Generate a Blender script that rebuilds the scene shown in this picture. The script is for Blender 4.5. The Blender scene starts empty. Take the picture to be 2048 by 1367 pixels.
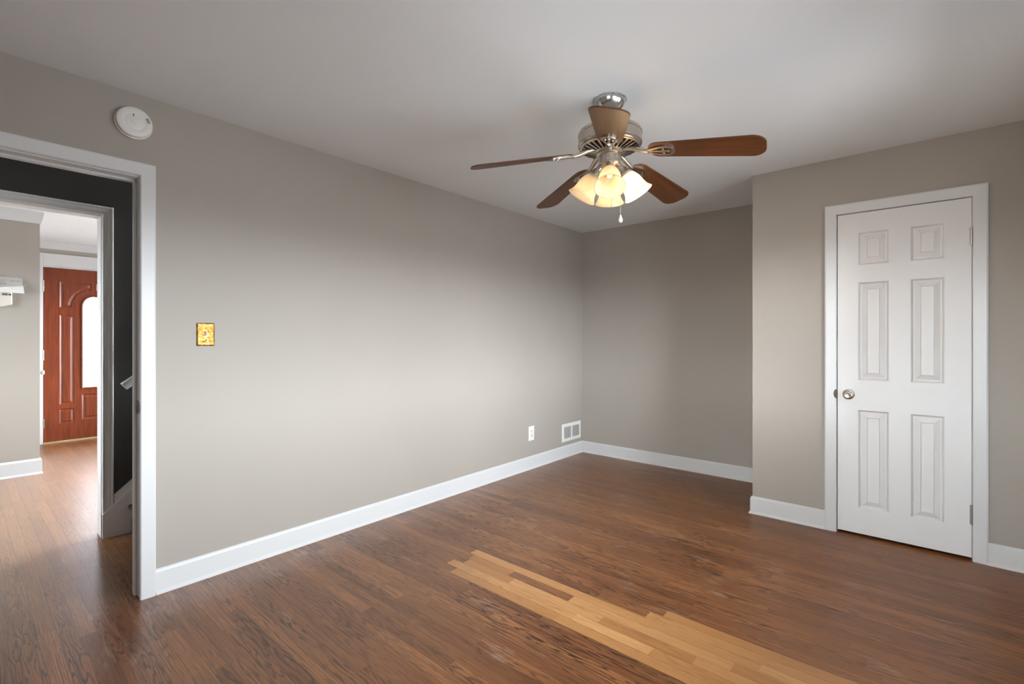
import bpy, bmesh, math, random
from mathutils import Vector, Matrix
from mathutils.geometry import tessellate_polygon

random.seed(7)
sc = bpy.context.scene
COL = sc.collection
R = math.radians

# ------------------------------------------------------------------ camera
F_PX, YAW, PPX, PPY = 953.4, 40.658, 1020.4, 676.8
cam = bpy.data.objects.new('camera', bpy.data.cameras.new('camera'))
COL.objects.link(cam)
cam.location = (2.8641, 0.0, 1.2602)
cam.rotation_euler = (R(90), 0, R(YAW))
cam.data.sensor_width = 36.0
cam.data.lens = F_PX / 2048 * 36.0
cam.data.shift_x = (1024 - PPX) / 2048
cam.data.shift_y = (PPY - 683.5) / 2048
cam.data.clip_start = 0.02
sc.camera = cam

# ------------------------------------------------------------------ sky and exposure
SKY_HIGH, SKY_LOW, GROUND = 22.0, 50.0, 9.5
w = bpy.data.worlds.new('overcast_sky')
sc.world = w
w.use_nodes = True
nt = w.node_tree
nt.nodes.clear()
tc = nt.nodes.new('ShaderNodeTexCoord')
sep = nt.nodes.new('ShaderNodeSeparateXYZ')
mr = nt.nodes.new('ShaderNodeMapRange')
mr.inputs['From Min'].default_value = -1
mr.inputs['From Max'].default_value = 1
rp = nt.nodes.new('ShaderNodeValToRGB')
bg = nt.nodes.new('ShaderNodeBackground')
out = nt.nodes.new('ShaderNodeOutputWorld')
def sky(e, s, c): e.color = (c[0]*s/10, c[1]*s/10, c[2]*s/10, 1)
e = rp.color_ramp.elements
e[0].position = 0.0; sky(e[0], GROUND, (.92, .96, 1.0))
e[1].position = 1.0; sky(e[1], SKY_HIGH, (.86, .94, 1.0))
m1 = e.new(.485); sky(m1, GROUND, (.92, .96, 1.0))
m2 = e.new(.515); sky(m2, SKY_LOW, (.88, .95, 1.0))
m25 = e.new(.57); sky(m25, SKY_LOW*.95, (.87, .945, 1.0))
m3 = e.new(.74); sky(m3, SKY_LOW*.55, (.86, .94, 1.0))
bg.inputs['Strength'].default_value = 10.0
nt.links.new(tc.outputs['Generated'], sep.inputs[0])
nt.links.new(sep.outputs['Z'], mr.inputs['Value'])
nt.links.new(mr.outputs[0], rp.inputs[0])
nt.links.new(rp.outputs[0], bg.inputs['Color'])
nt.links.new(bg.outputs[0], out.inputs['Surface'])

sc.view_settings.view_transform = 'Standard'
sc.view_settings.look = 'None'
sc.view_settings.exposure = 0.12
sc.view_settings.gamma = 1.0
sc.view_settings.use_curve_mapping = False
sc.cycles.use_denoising = True
sc.cycles.max_bounces = 12
sc.cycles.diffuse_bounces = 6
sc.cycles.transparent_max_bounces = 16
sc.cycles.sample_clamp_indirect = 6.0

def portal(name, loc, rot, sx, sy):
    L = bpy.data.lights.new(name, 'AREA')
    L.shape = 'RECTANGLE'; L.size = sx; L.size_y = sy
    L.cycles.is_portal = True
    o = bpy.data.objects.new(name, L)
    o.location = loc; o.rotation_euler = rot
    COL.objects.link(o)
    return o

# ------------------------------------------------------------------ dimensions (metres)
H = 2.44                  # ceiling
XR = 3.42                 # right wall face
YF = -0.36                # front wall face (behind the camera)
YB = 4.566                # back wall face
YC, XS = 3.762, 1.946     # closet front face / closet side face
WT = 0.12                 # wall thickness
# windows: (lo, hi, sill, head)
WIN_R = [(0.85, 1.75, 0.78, 2.02), (2.00, 3.05, 0.78, 2.02)]
WIN_F = [(2.30, 3.14, 0.78, 2.00)]
WIN_L = (-3.10, -1.90, 0.75, 2.05)
WIN_E = (1.85, 2.90, 0.50, 2.10)      # wide front window of the entry room, right of the front door      # living-room window
WIN_FILL = (-4.80, -1.50, 0.40, 2.15)      # unseen window, added to brighten the front door and entry ceiling
portal('window_portal', ((WIN_FILL[0]+WIN_FILL[1])/2, 3.14, (WIN_FILL[2]+WIN_FILL[3])/2), (R(90), 0, 0), WIN_FILL[1]-WIN_FILL[0], WIN_FILL[3]-WIN_FILL[2])
for a, b, s, h in WIN_R:
    portal('window_portal', (XR+WT+.03, (a+b)/2, (s+h)/2), (0, R(90), 0), h-s, b-a)
for a, b, s, h in WIN_F:
    portal('window_portal', ((a+b)/2, YF-WT-.03, (s+h)/2), (R(90), 0, R(180)), b-a, h-s)
portal('window_portal', ((WIN_L[0]+WIN_L[1])/2, -1.95, (WIN_L[2]+WIN_L[3])/2), (R(90), 0, R(180)), WIN_L[1]-WIN_L[0], WIN_L[3]-WIN_L[2])
portal('window_portal', (-5.24, (WIN_E[0]+WIN_E[1])/2, (WIN_E[2]+WIN_E[3])/2), (0, R(-90), 0), WIN_E[3]-WIN_E[2], WIN_E[1]-WIN_E[0])
portal('window_portal', (-5.16, 1.146, 1.2), (0, R(-90), 0), 1.2, .24)

# ------------------------------------------------------------------ materials
def mat(name, col, rough=.5, metal=0.0, spec=.5):
    m = bpy.data.materials.new(name)
    m.use_nodes = True
    p = m.node_tree.nodes['Principled BSDF']
    p.inputs['Base Color'].default_value = (*col, 1)
    p.inputs['Roughness'].default_value = rough
    p.inputs['Metallic'].default_value = metal
    p.inputs['Specular IOR Level'].default_value = spec
    return m

def nd(m, t, **kw):
    n = m.node_tree.nodes.new(t)
    for k, v in kw.items(): setattr(n, k, v)
    return n
def lk(m, a, b): m.node_tree.links.new(a, b)
def P(m): return m.node_tree.nodes['Principled BSDF']

def bumpy(m, scale, strength, dist=.002, detail=3, mottled=0.0, rough_var=0.0):
    g = nd(m, 'ShaderNodeNewGeometry')
    n = nd(m, 'ShaderNodeTexNoise')
    n.inputs['Scale'].default_value = scale
    n.inputs['Detail'].default_value = detail
    lk(m, g.outputs['Position'], n.inputs['Vector'])
    b = nd(m, 'ShaderNodeBump')
    b.inputs['Strength'].default_value = strength
    b.inputs['Distance'].default_value = dist
    lk(m, n.outputs['Fac'], b.inputs['Height'])
    lk(m, b.outputs['Normal'], P(m).inputs['Normal'])
    if mottled:
        n2 = nd(m, 'ShaderNodeTexNoise')
        n2.inputs['Scale'].default_value = 2.3
        n2.inputs['Detail'].default_value = 4
        lk(m, g.outputs['Position'], n2.inputs['Vector'])
        mx = nd(m, 'ShaderNodeMix', data_type='RGBA')
        c = P(m).inputs['Base Color'].default_value
        mx.inputs['A'].default_value = [v*(1-mottled) for v in c[:3]] + [1]
        mx.inputs['B'].default_value = [v*(1+mottled) for v in c[:3]] + [1]
        lk(m, n2.outputs['Fac'], mx.inputs['Factor'])
        lk(m, mx.outputs['Result'], P(m).inputs['Base Color'])
    return m

M = {}
M['greige'] = bumpy(mat('greige_paint', (.382, .349, .309), .55, spec=.35), 260, .22, .0012, mottled=.03)
M['charcoal'] = bumpy(mat('charcoal_paint', (.062, .060, .056), .6, spec=.3), 260, .2, .001, mottled=.04)
M['ceiling'] = bumpy(mat('ceiling_paint', (.80, .825, .84), .8, spec=.2), 90, .12, .001, mottled=.015)
M['tex_ceiling'] = bumpy(mat('textured_ceiling', (.80, .83, .85), .85, spec=.2), 45, .6, .004, detail=5)
M['trim'] = bumpy(mat('white_trim_paint', (.66, .665, .67), .35), 35, .15, .0012, mottled=.015)
M['oldtrim'] = bumpy(mat('old_white_trim_paint', (.84, .84, .83), .45), 60, .4, .0015, mottled=.04)
M['plastic'] = mat('white_plastic', (.78, .77, .74), .4)
M['plastic2'] = mat('off_white_plastic', (.70, .66, .58), .45)
M['door'] = mat('white_door_paint', (.78, .78, .78), .42)
M['dark'] = mat('dark_void', (.012, .011, .010), .8)
M['nickel'] = mat('brushed_nickel', (.56, .51, .45), .30, 1.0)
M['steel'] = mat('polished_steel', (.60, .60, .60), .20, 1.0)
M['oldsteel'] = mat('dull_steel', (.42, .41, .40), .38, 1.0)
M['bronze'] = mat('dark_bronze', (.08, .07, .06), .4, 1.0)
M['ink'] = mat('grey_ink', (.16, .16, .16), .7)
M['paper'] = mat('white_paper', (.80, .79, .76), .7)
M['lcd'] = mat('grey_display', (.16, .17, .16), .4)
M['crumb'] = mat('chipped_plaster', (.42, .42, .41), .9)
M['brasshinge'] = mat('aged_hinge', (.35, .36, .34), .4, 1.0)
M['brassthreshold'] = mat('brass_threshold', (.66, .56, .32), .4, .6)

def door_grain(m):
    g = nd(m, 'ShaderNodeNewGeometry')
    mp = nd(m, 'ShaderNodeMapping'); mp.inputs['Scale'].default_value = (90, 90, 4)
    n = nd(m, 'ShaderNodeTexNoise'); n.inputs['Scale'].default_value = 1.6; n.inputs['Detail'].default_value = 3
    b = nd(m, 'ShaderNodeBump'); b.inputs['Strength'].default_value = .18; b.inputs['Distance'].default_value = .001
    lk(m, g.outputs['Position'], mp.inputs[0]); lk(m, mp.outputs[0], n.inputs['Vector'])
    lk(m, n.outputs['Fac'], b.inputs['Height']); lk(m, b.outputs[0], P(m).inputs['Normal'])
door_grain(M['door'])

def wood(name, c1, c2, scale_vec, rough=.35, coords='Object', nscale=3.0):
    m = mat(name, c1, rough)
    t = nd(m, 'ShaderNodeTexCoord')
    mp = nd(m, 'ShaderNodeMapping'); mp.inputs['Scale'].default_value = scale_vec
    n = nd(m, 'ShaderNodeTexNoise'); n.inputs['Scale'].default_value = nscale; n.inputs['Detail'].default_value = 6
    n.inputs['Distortion'].default_value = .4
    r = nd(m, 'ShaderNodeValToRGB')
    r.color_ramp.elements[0].position = .33; r.color_ramp.elements[0].color = (*c1, 1)
    r.color_ramp.elements[1].position = .68; r.color_ramp.elements[1].color = (*c2, 1)
    lk(m, t.outputs[coords], mp.inputs[0]); lk(m, mp.outputs[0], n.inputs['Vector'])
    lk(m, n.outputs['Fac'], r.inputs[0]); lk(m, r.outputs[0], P(m).inputs['Base Color'])
    return m
M['mahogany'] = wood('mahogany_door_wood', (.115, .019, .0042), (.19, .036, .0085), (14, 14, 1.2), .38)
M['blade'] = wood('cherry_blade_wood', (.066, .021, .0055), (.118, .040, .0095), (1.5, 30, 30), .38)
M['tread'] = wood('dark_stair_wood', (.05, .018, .008), (.10, .04, .018), (2, 20, 20), .35)

# worn brass switch plate
m = mat('worn_brass', (.6, .4, .12), .5, .75); M['brass'] = m
g = nd(m, 'ShaderNodeNewGeometry')
n = nd(m, 'ShaderNodeTexNoise'); n.inputs['Scale'].default_value = 75; n.inputs['Detail'].default_value = 5; n.inputs['Distortion'].default_value = .8
r = nd(m, 'ShaderNodeValToRGB')
r.color_ramp.elements[0].position = .36; r.color_ramp.elements[0].color = (.20, .085, .012, 1)
r.color_ramp.elements[1].position = .68; r.color_ramp.elements[1].color = (.62, .43, .17, 1)
k = r.color_ramp.elements.new(.52); k.color = (.38, .21, .045, 1)
lk(m, g.outputs['Position'], n.inputs['Vector']); lk(m, n.outputs['Fac'], r.inputs[0]); lk(m, r.outputs[0], P(m).inputs['Base Color'])

# window glass: clear thin pane (transparent with a reflection)
m = bpy.data.materials.new('clear_glass'); m.use_nodes = True; m.node_tree.nodes.clear(); M['glass'] = m
o_ = nd(m, 'ShaderNodeOutputMaterial'); tr = nd(m, 'ShaderNodeBsdfTransparent'); gl = nd(m, 'ShaderNodeBsdfGlossy')
gl.inputs['Roughness'].default_value = .02
fr = nd(m, 'ShaderNodeFresnel'); fr.inputs['IOR'].default_value = 1.45
mx = nd(m, 'ShaderNodeMixShader')
lk(m, fr.outputs[0], mx.inputs[0]); lk(m, tr.outputs[0], mx.inputs[1]); lk(m, gl.outputs[0], mx.inputs[2]); lk(m, mx.outputs[0], o_.inputs[0])

# obscured door glass: partly clear, partly milky, with an etched scroll
m = bpy.data.materials.new('etched_glass'); m.use_nodes = True; m.node_tree.nodes.clear(); M['etched'] = m
o_ = nd(m, 'ShaderNodeOutputMaterial'); tr = nd(m, 'ShaderNodeBsdfTransparent'); tl = nd(m, 'ShaderNodeBsdfTranslucent')
tl.inputs['Color'].default_value = (.55, .55, .56, 1)
tr.inputs['Color'].default_value = (.48, .48, .50, 1)
g = nd(m, 'ShaderNodeNewGeometry')
n = nd(m, 'ShaderNodeTexVoronoi'); n.feature = 'DISTANCE_TO_EDGE'; n.inputs['Scale'].default_value = 16
r = nd(m, 'ShaderNodeValToRGB'); r.color_ramp.elements[0].position = .0; r.color_ramp.elements[1].position = .06
r.color_ramp.elements[0].color = (.75, .75, .75, 1); r.color_ramp.elements[1].color = (.18, .18, .18, 1)
mx = nd(m, 'ShaderNodeMixShader')
lk(m, g.outputs['Position'], n.inputs['Vector']); lk(m, n.outputs['Distance'], r.inputs[0])
lk(m, r.outputs[0], mx.inputs[0]); lk(m, tr.outputs[0], mx.inputs[1]); lk(m, tl.outputs[0], mx.inputs[2]); lk(m, mx.outputs[0], o_.inputs[0])

# alabaster lamp glass
m = bpy.data.materials.new('alabaster_glass'); m.use_nodes = True; m.node_tree.nodes.clear(); M['shade'] = m
o_ = nd(m, 'ShaderNodeOutputMaterial'); tl = nd(m, 'ShaderNodeBsdfTranslucent'); df = nd(m, 'ShaderNodeBsdfPrincipled')
g = nd(m, 'ShaderNodeNewGeometry')
n = nd(m, 'ShaderNodeTexNoise'); n.inputs['Scale'].default_value = 26; n.inputs['Detail'].default_value = 4; n.inputs['Distortion'].default_value = 1.2
r = nd(m, 'ShaderNodeValToRGB'); r.color_ramp.elements[0].color = (.92, .84, .68, 1); r.color_ramp.elements[1].color = (.97, .93, .83, 1)
r.color_ramp.elements[0].position = .35; r.color_ramp.elements[1].position = .65
lk(m, g.outputs['Position'], n.inputs['Vector']); lk(m, n.outputs['Fac'], r.inputs[0])
lk(m, r.outputs[0], tl.inputs['Color']); lk(m, r.outputs[0], df.inputs['Base Color'])
df.inputs['Roughness'].default_value = .3
mx = nd(m, 'ShaderNodeMixShader'); mx.inputs[0].default_value = .28
lk(m, tl.outputs[0], mx.inputs[1]); lk(m, df.outputs[0], mx.inputs[2]); lk(m, mx.outputs[0], o_.inputs[0])

for nm, es in (('bulb', 9.0), ('dim_bulb', .03)):
    m = mat('lit_' + nm, (1, .9, .7), .4); M[nm] = m
    P(m).inputs['Emission Color'].default_value = (1, .76, .45, 1); P(m).inputs['Emission Strength'].default_value = es

# oak strip floor: per-board attributes, grain along the board
def floor_material():
    m = mat('oak_strip_floor', (.2, .1, .05), .33); p = P(m)
    uv = nd(m, 'ShaderNodeUVMap'); uv.uv_map = 'UVMap'
    sp = nd(m, 'ShaderNodeSeparateXYZ'); lk(m, uv.outputs[0], sp.inputs[0])   # x metres along, y 0..1 across
    at = {}
    for a in ('tone', 'seed', 'bare', 'figure'):
        q = nd(m, 'ShaderNodeAttribute'); q.attribute_name = a; at[a] = q.outputs['Fac']
    def math_(op, a, b=None, c=None):
        q = nd(m, 'ShaderNodeMath', operation=op)
        for i, v in enumerate((a, b, c)):
            if v is None: continue
            if isinstance(v, (int, float)): q.inputs[i].default_value = v
            else: lk(m, v, q.inputs[i])
        return q.outputs[0]
    def mixc(f, a, b, mode='MIX'):
        q = nd(m, 'ShaderNodeMix', data_type='RGBA', blend_type=mode)
        for s, v in (('Factor', f), ('A', a), ('B', b)):
            if isinstance(v, tuple): q.inputs[s].default_value = (*v, 1)
            elif isinstance(v, (int, float)): q.inputs[s].default_value = v
            else: lk(m, v, q.inputs[s])
        return q.outputs['Result']
    def ramp(v, stops):
        q = nd(m, 'ShaderNodeValToRGB'); el = q.color_ramp.elements
        el[0].position, el[0].color = stops[0][0], (*[stops[0][1]]*3, 1)
        el[1].position, el[1].color = stops[-1][0], (*[stops[-1][1]]*3, 1)
        for s in stops[1:-1]:
            k = el.new(s[0]); k.color = (*[s[1]]*3, 1)
        lk(m, v, q.inputs[0]); return q.outputs[0]
    seed = math_('MULTIPLY', at['seed'], 37.0)
    along = math_('ADD', sp.outputs['X'], seed)
    yc = math_('MULTIPLY', math_('SUBTRACT', sp.outputs['Y'], .5), .058)     # metres across
    # fine pores
    cv = nd(m, 'ShaderNodeCombineXYZ')
    lk(m, math_('MULTIPLY', along, 3.0), cv.inputs[0]); lk(m, math_('MULTIPLY', yc, 420.0), cv.inputs[1]); lk(m, seed, cv.inputs[2])
    n1 = nd(m, 'ShaderNodeTexNoise'); n1.inputs['Scale'].default_value = 1.0; n1.inputs['Detail'].default_value = 4
    lk(m, cv.outputs[0], n1.inputs['Vector'])
    fine = ramp(n1.outputs['Fac'], [(.42, 1), (.57, 0)])
    # cathedral figure: rings of |y - wander| stretched along
    wv = nd(m, 'ShaderNodeCombineXYZ')
    lk(m, math_('MULTIPLY', along, 2.3), wv.inputs[0]); lk(m, math_('MULTIPLY', yc, 26.0), wv.inputs[1]); lk(m, seed, wv.inputs[2])
    n2 = nd(m, 'ShaderNodeTexNoise'); n2.inputs['Scale'].default_value = 1.0; n2.inputs['Detail'].default_value = 2.5; n2.inputs['Roughness'].default_value = .45
    lk(m, wv.outputs[0], n2.inputs['Vector'])
    jv = nd(m, 'ShaderNodeCombineXYZ')
    lk(m, math_('MULTIPLY', along, 26.0), jv.inputs[0]); lk(m, math_('MULTIPLY', yc, 80.0), jv.inputs[1]); lk(m, seed, jv.inputs[2])
    n3 = nd(m, 'ShaderNodeTexNoise'); n3.inputs['Scale'].default_value = 1.0; n3.inputs['Detail'].default_value = 2
    lk(m, jv.outputs[0], n3.inputs['Vector'])
    ph = math_('ADD', math_('MULTIPLY', n2.outputs['Fac'], 62.0), math_('MULTIPLY', n3.outputs['Fac'], 1.1))
    sw = math_('MULTIPLY_ADD', math_('SINE', ph), .5, .5)
    cath = ramp(sw, [(.52, 0), (.95, 1)])
    patchy = nd(m, 'ShaderNodeTexNoise'); patchy.inputs['Scale'].default_value = 1.0; patchy.inputs['Detail'].default_value = 2
    pv = nd(m, 'ShaderNodeCombineXYZ')
    lk(m, math_('MULTIPLY', along, 2.2), pv.inputs[0]); lk(m, math_('MULTIPLY', yc, 18.0), pv.inputs[1]); lk(m, math_('ADD', seed, 5.0), pv.inputs[2])
    lk(m, pv.outputs[0], patchy.inputs['Vector'])
    cath = math_('MULTIPLY', cath, ramp(patchy.outputs['Fac'], [(.30, .2), (.5, 1)]))
    cath = math_('MULTIPLY', cath, at['figure'])
    # stain colours
    base = mixc(at['tone'], (.200, .072, .0235), (.395, .165, .058))
    col = mixc(math_('MULTIPLY', fine, .70), base, (.062, .020, .008))
    col = mixc(math_('MULTIPLY', cath, .92), col, (.024, .008, .004))
    # bare replacement boards
    bb = mixc(at['tone'], (.37, .155, .044), (.68, .38, .155))
    bb = mixc(math_('MULTIPLY', fine, .42), bb, (.28, .12, .04))
    bb = mixc(math_('MULTIPLY', cath, .42), bb, (.20, .075, .022))
    isb = math_('GREATER_THAN', at['bare'], .5)
    col = mixc(isb, col, bb)
    # broad stain drift + worn pale scuffs
    g = nd(m, 'ShaderNodeNewGeometry')
    n4 = nd(m, 'ShaderNodeTexNoise'); n4.inputs['Scale'].default_value = 1.4; n4.inputs['Detail'].default_value = 3
    lk(m, g.outputs['Position'], n4.inputs['Vector'])
    col = mixc(ramp(n4.outputs['Fac'], [(.38, .0), (.66, .28)]), col, (.30, .122, .046))
    n5 = nd(m, 'ShaderNodeTexNoise'); n5.inputs['Scale'].default_value = 3.1; n5.inputs['Detail'].default_value = 7; n5.inputs['Roughness'].default_value = .68
    mp = nd(m, 'ShaderNodeMapping'); mp.inputs['Scale'].default_value = (1, 2.2, 1); mp.inputs['Location'].default_value = (1.7, 3.1, 0)
    lk(m, g.outputs['Position'], mp.inputs[0]); lk(m, mp.outputs[0], n5.inputs['Vector'])
    scuff = ramp(n5.outputs['Fac'], [(.60, 0), (.72, .42)])
    scuff = math_('MULTIPLY', scuff, math_('SUBTRACT', 1.0, math_('MULTIPLY', isb, .8)))
    col = mixc(scuff, col, (.40, .31, .26))
    # pale floor sheen past the doorway painted into colour, left out at stair corner
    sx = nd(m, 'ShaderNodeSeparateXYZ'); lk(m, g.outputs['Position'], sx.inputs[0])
    sheen_x = nd(m, 'ShaderNodeMapRange'); sheen_x.inputs['From Min'].default_value = .25; sheen_x.inputs['From Max'].default_value = -.7
    lk(m, math_('ADD', sx.outputs['X'], math_('MULTIPLY', math_('SUBTRACT', n4.outputs['Fac'], .5), .9)), sheen_x.inputs['Value'])
    sheen_far = nd(m, 'ShaderNodeMapRange'); sheen_far.inputs['From Min'].default_value = -4.7; sheen_far.inputs['From Max'].default_value = -3.9
    lk(m, math_('ADD', sx.outputs['X'], math_('MULTIPLY', math_('SUBTRACT', n5.outputs['Fac'], .5), 1.2)), sheen_far.inputs['Value'])
    sheen_y = nd(m, 'ShaderNodeMapRange'); sheen_y.inputs['From Min'].default_value = .60; sheen_y.inputs['From Max'].default_value = .44
    lk(m, math_('SUBTRACT', sx.outputs['Y'], math_('MULTIPLY', math_('LESS_THAN', sx.outputs['X'], -1.08), 3.0)), sheen_y.inputs['Value'])
    col = mixc(math_('MULTIPLY', math_('MULTIPLY', sheen_x.outputs[0], math_('MULTIPLY', sheen_far.outputs[0], sheen_y.outputs[0])), .42), col, (.44, .33, .255))
    # seams
    edge = math_('ABSOLUTE', math_('SUBTRACT', sp.outputs['Y'], .5))
    seam = ramp(edge, [(.478, 0), (.495, 1)])
    seamc = mixc(ramp(n5.outputs['Fac'], [(.56, 0), (.64, 1)]), (.035, .015, .008), (.45, .36, .30))
    col = mixc(math_('MULTIPLY', seam, .78), col, seamc)
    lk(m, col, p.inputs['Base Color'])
    rg = math_('ADD', math_('MULTIPLY', n4.outputs['Fac'], .10), .295)
    lk(m, rg, p.inputs['Roughness'])
    hgt = math_('SUBTRACT', 0.0, math_('ADD', math_('MULTIPLY', seam, 1.0), math_('MULTIPLY', cath, .12)))
    b = nd(m, 'ShaderNodeBump'); b.inputs['Strength'].default_value = .22; b.inputs['Distance'].default_value = .0012
    lk(m, hgt, b.inputs['Height']); lk(m, b.outputs[0], p.inputs['Normal'])
    p.inputs['Specular IOR Level'].default_value = .5
    p.inputs['Coat Weight'].default_value = .35; p.inputs['Coat Roughness'].default_value = .29
    return m
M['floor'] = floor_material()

# ------------------------------------------------------------------ mesh helpers
def obj(name, bm, m, parent=None, smooth=False, matrix=None, bevel=None):
    me = bpy.data.meshes.new(name)
    bmesh.ops.recalc_face_normals(bm, faces=bm.faces)
    if smooth:
        for f in bm.faces: f.smooth = True
    bm.to_mesh(me); bm.free()
    me.materials.append(M[m] if isinstance(m, str) else m)
    o = bpy.data.objects.new(name, me)
    COL.objects.link(o)
    if parent: o.parent = parent
    if matrix is not None: o.matrix_local = matrix
    if bevel:
        b = o.modifiers.new('bevel', 'BEVEL'); b.width = bevel; b.segments = 2; b.limit_method = 'ANGLE'; b.angle_limit = R(40)
    if smooth and smooth != 'all':
        s = o.modifiers.new('sharp', 'EDGE_SPLIT'); s.split_angle = R(38)
    return o

def tag(o, label, cat, group=None, kind=None):
    if label: o['label'] = label
    if cat: o['category'] = cat
    if group: o['group'] = group
    if kind: o['kind'] = kind
    return o
def struct(o, label=None, cat=None): return tag(o, label, cat, kind='structure')

def empty(name, loc):
    o = bpy.data.objects.new(name, None); o.empty_display_size = .1
    o.location = loc; COL.objects.link(o); return o

def box(bm, lo, hi):
    x0, y0, z0 = lo; x1, y1, z1 = hi
    v = [bm.verts.new(c) for c in ((x0,y0,z0),(x1,y0,z0),(x1,y1,z0),(x0,y1,z0),(x0,y0,z1),(x1,y0,z1),(x1,y1,z1),(x0,y1,z1))]
    for f in ((0,3,2,1),(4,5,6,7),(0,1,5,4),(1,2,6,5),(2,3,7,6),(3,0,4,7)): bm.faces.new([v[i] for i in f])

def boxes(*bs):
    bm = bmesh.new()
    for lo, hi in bs: box(bm, lo, hi)
    return bm

def lathe(bm, prof, mtx=Matrix(), seg=48, cap0=False, cap1=False):
    rings = []
    for r_, z in prof:
        rings.append([bm.verts.new(mtx @ Vector((r_*math.cos(2*math.pi*i/seg), r_*math.sin(2*math.pi*i/seg), z))) for i in range(seg)])
    for a, b in zip(rings, rings[1:]):
        for i in range(seg): bm.faces.new((a[i], a[(i+1)%seg], b[(i+1)%seg], b[i]))
    if cap0: bm.faces.new(rings[0][::-1])
    if cap1: bm.faces.new(rings[-1])
    return bm

def tube(bm, pts, rad, seg=10):
    pts = [Vector(p) for p in pts]; rings = []
    up = None
    for i, p in enumerate(pts):
        t = (pts[min(i+1, len(pts)-1)] - pts[max(i-1, 0)]).normalized()
        if up is None:
            up = t.orthogonal().normalized()
        up = (up - t*up.dot(t)).normalized(); s = t.cross(up)
        rr = rad[i] if isinstance(rad, (list, tuple)) else rad
        rings.append([bm.verts.new(p + rr*(math.cos(2*math.pi*k/seg)*up + math.sin(2*math.pi*k/seg)*s)) for k in range(seg)])
    for a, b in zip(rings, rings[1:]):
        for i in range(seg): bm.faces.new((a[i], a[(i+1)%seg], b[(i+1)%seg], b[i]))
    bm.faces.new(rings[0][::-1]); bm.faces.new(rings[-1])

def sweep(bm, path, prof, origin, ex, ey, en):
    """mitred extrusion of a profile (offset to the left of the path, height) along a planar path"""
    origin, ex, ey, en = map(Vector, (origin, ex, ey, en))
    n = len(path); rings = []
    for i, p in enumerate(path):
        p = Vector(p)
        d0 = (p - Vector(path[i-1])).normalized() if i else None
        d1 = (Vector(path[i+1]) - p).normalized() if i < n-1 else None
        if d0 is None: d0 = d1
        if d1 is None: d1 = d0
        n0, n1 = Vector((-d0.y, d0.x)), Vector((-d1.y, d1.x))
        mt = (n0 + n1); mt = mt / (mt.length_squared/2) if mt.length > 1e-6 else n0
        ring = []
        for o_, h_ in prof:
            q = p + mt*o_
            ring.append(bm.verts.new(origin + ex*q.x + ey*q.y + en*h_))
        rings.append(ring)
    k = len(prof)
    for a, b in zip(rings, rings[1:]):
        for i in range(k): bm.faces.new((a[i], a[(i+1)%k], b[(i+1)%k], b[i]))
    bm.faces.new(rings[0][::-1]); bm.faces.new(rings[-1])

def inset(poly, d):
    """offset a CCW polygon inwards by d"""
    n = len(poly); res = []
    for i in range(n):
        a, b, c = Vector(poly[i-1]), Vector(poly[i]), Vector(poly[(i+1)%n])
        d0, d1 = (b-a).normalized(), (c-b).normalized()
        n0, n1 = Vector((-d0.y, d0.x)), Vector((-d1.y, d1.x))
        mt = n0+n1; mt = mt/(mt.length_squared/2)
        res.append((b+mt*d)[:])
    return res

def relief_slab(outer, holes, thick, to3d):
    """a slab whose front carries sunk and raised panels. holes = [(polygon, [(inset, depth)...] or None)];
    None = a through opening. to3d(u, v, d): d is depth behind the front face"""
    bm = bmesh.new()
    def fill(polys, d):
        flat = [q for p in polys for q in p]
        tris = tessellate_polygon([[Vector((q[0], q[1], 0)) for q in p] for p in polys])
        vs = [bm.verts.new(to3d(q[0], q[1], d)) for q in flat]
        for t in tris: bm.faces.new([vs[i] for i in t])
    def band(p, d0, q, d1):
        a = [bm.verts.new(to3d(x, y, d0)) for x, y in p]; b = [bm.verts.new(to3d(x, y, d1)) for x, y in q]
        for i in range(len(a)): bm.faces.new((a[i], a[(i+1)%len(a)], b[(i+1)%len(a)], b[i]))
    fill([outer] + [h[0] for h in holes], 0)
    thru = [h[0] for h in holes if h[1] is None]
    fill([outer] + thru, thick)
    band(outer, 0, outer, thick)
    for poly, steps in holes:
        if steps is None:
            band(poly, 0, poly, thick); continue
        pp, pd = poly, 0
        for ins, dep in steps:
            q = inset(poly, ins); band(pp, pd, q, dep); pp, pd = q, dep
        fill([pp], pd)
    bmesh.ops.remove_doubles(bm, verts=bm.verts, dist=1e-5)
    return bm

def rect(x0, y0, x1, y1): return [(x0,y0),(x1,y0),(x1,y1),(x0,y1)]

def wall_with_holes(axis, face, back, a0, a1, holes, z0=0.0, z1=H):
    """axis 'x': wall plane x=face..back spanning y a0..a1; axis 'y' likewise. holes=[(lo,hi,sill,head)]"""
    bs = []
    holes = sorted(holes); cur = a0
    for lo, hi, s, h in holes:
        bs.append((cur, lo, z0, z1))
        if s > z0: bs.append((lo, hi, z0, s))
        if h < z1: bs.append((lo, hi, h, z1))
        cur = hi
    bs.append((cur, a1, z0, z1))
    bm = bmesh.new()
    f0, f1 = min(face, back), max(face, back)
    for lo, hi, s, h in bs:
        if hi - lo < 1e-6: continue
        if axis == 'x': box(bm, (f0, lo, s), (f1, hi, h))
        else: box(bm, (lo, f0, s), (hi, f1, h))
    return bm

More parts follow.
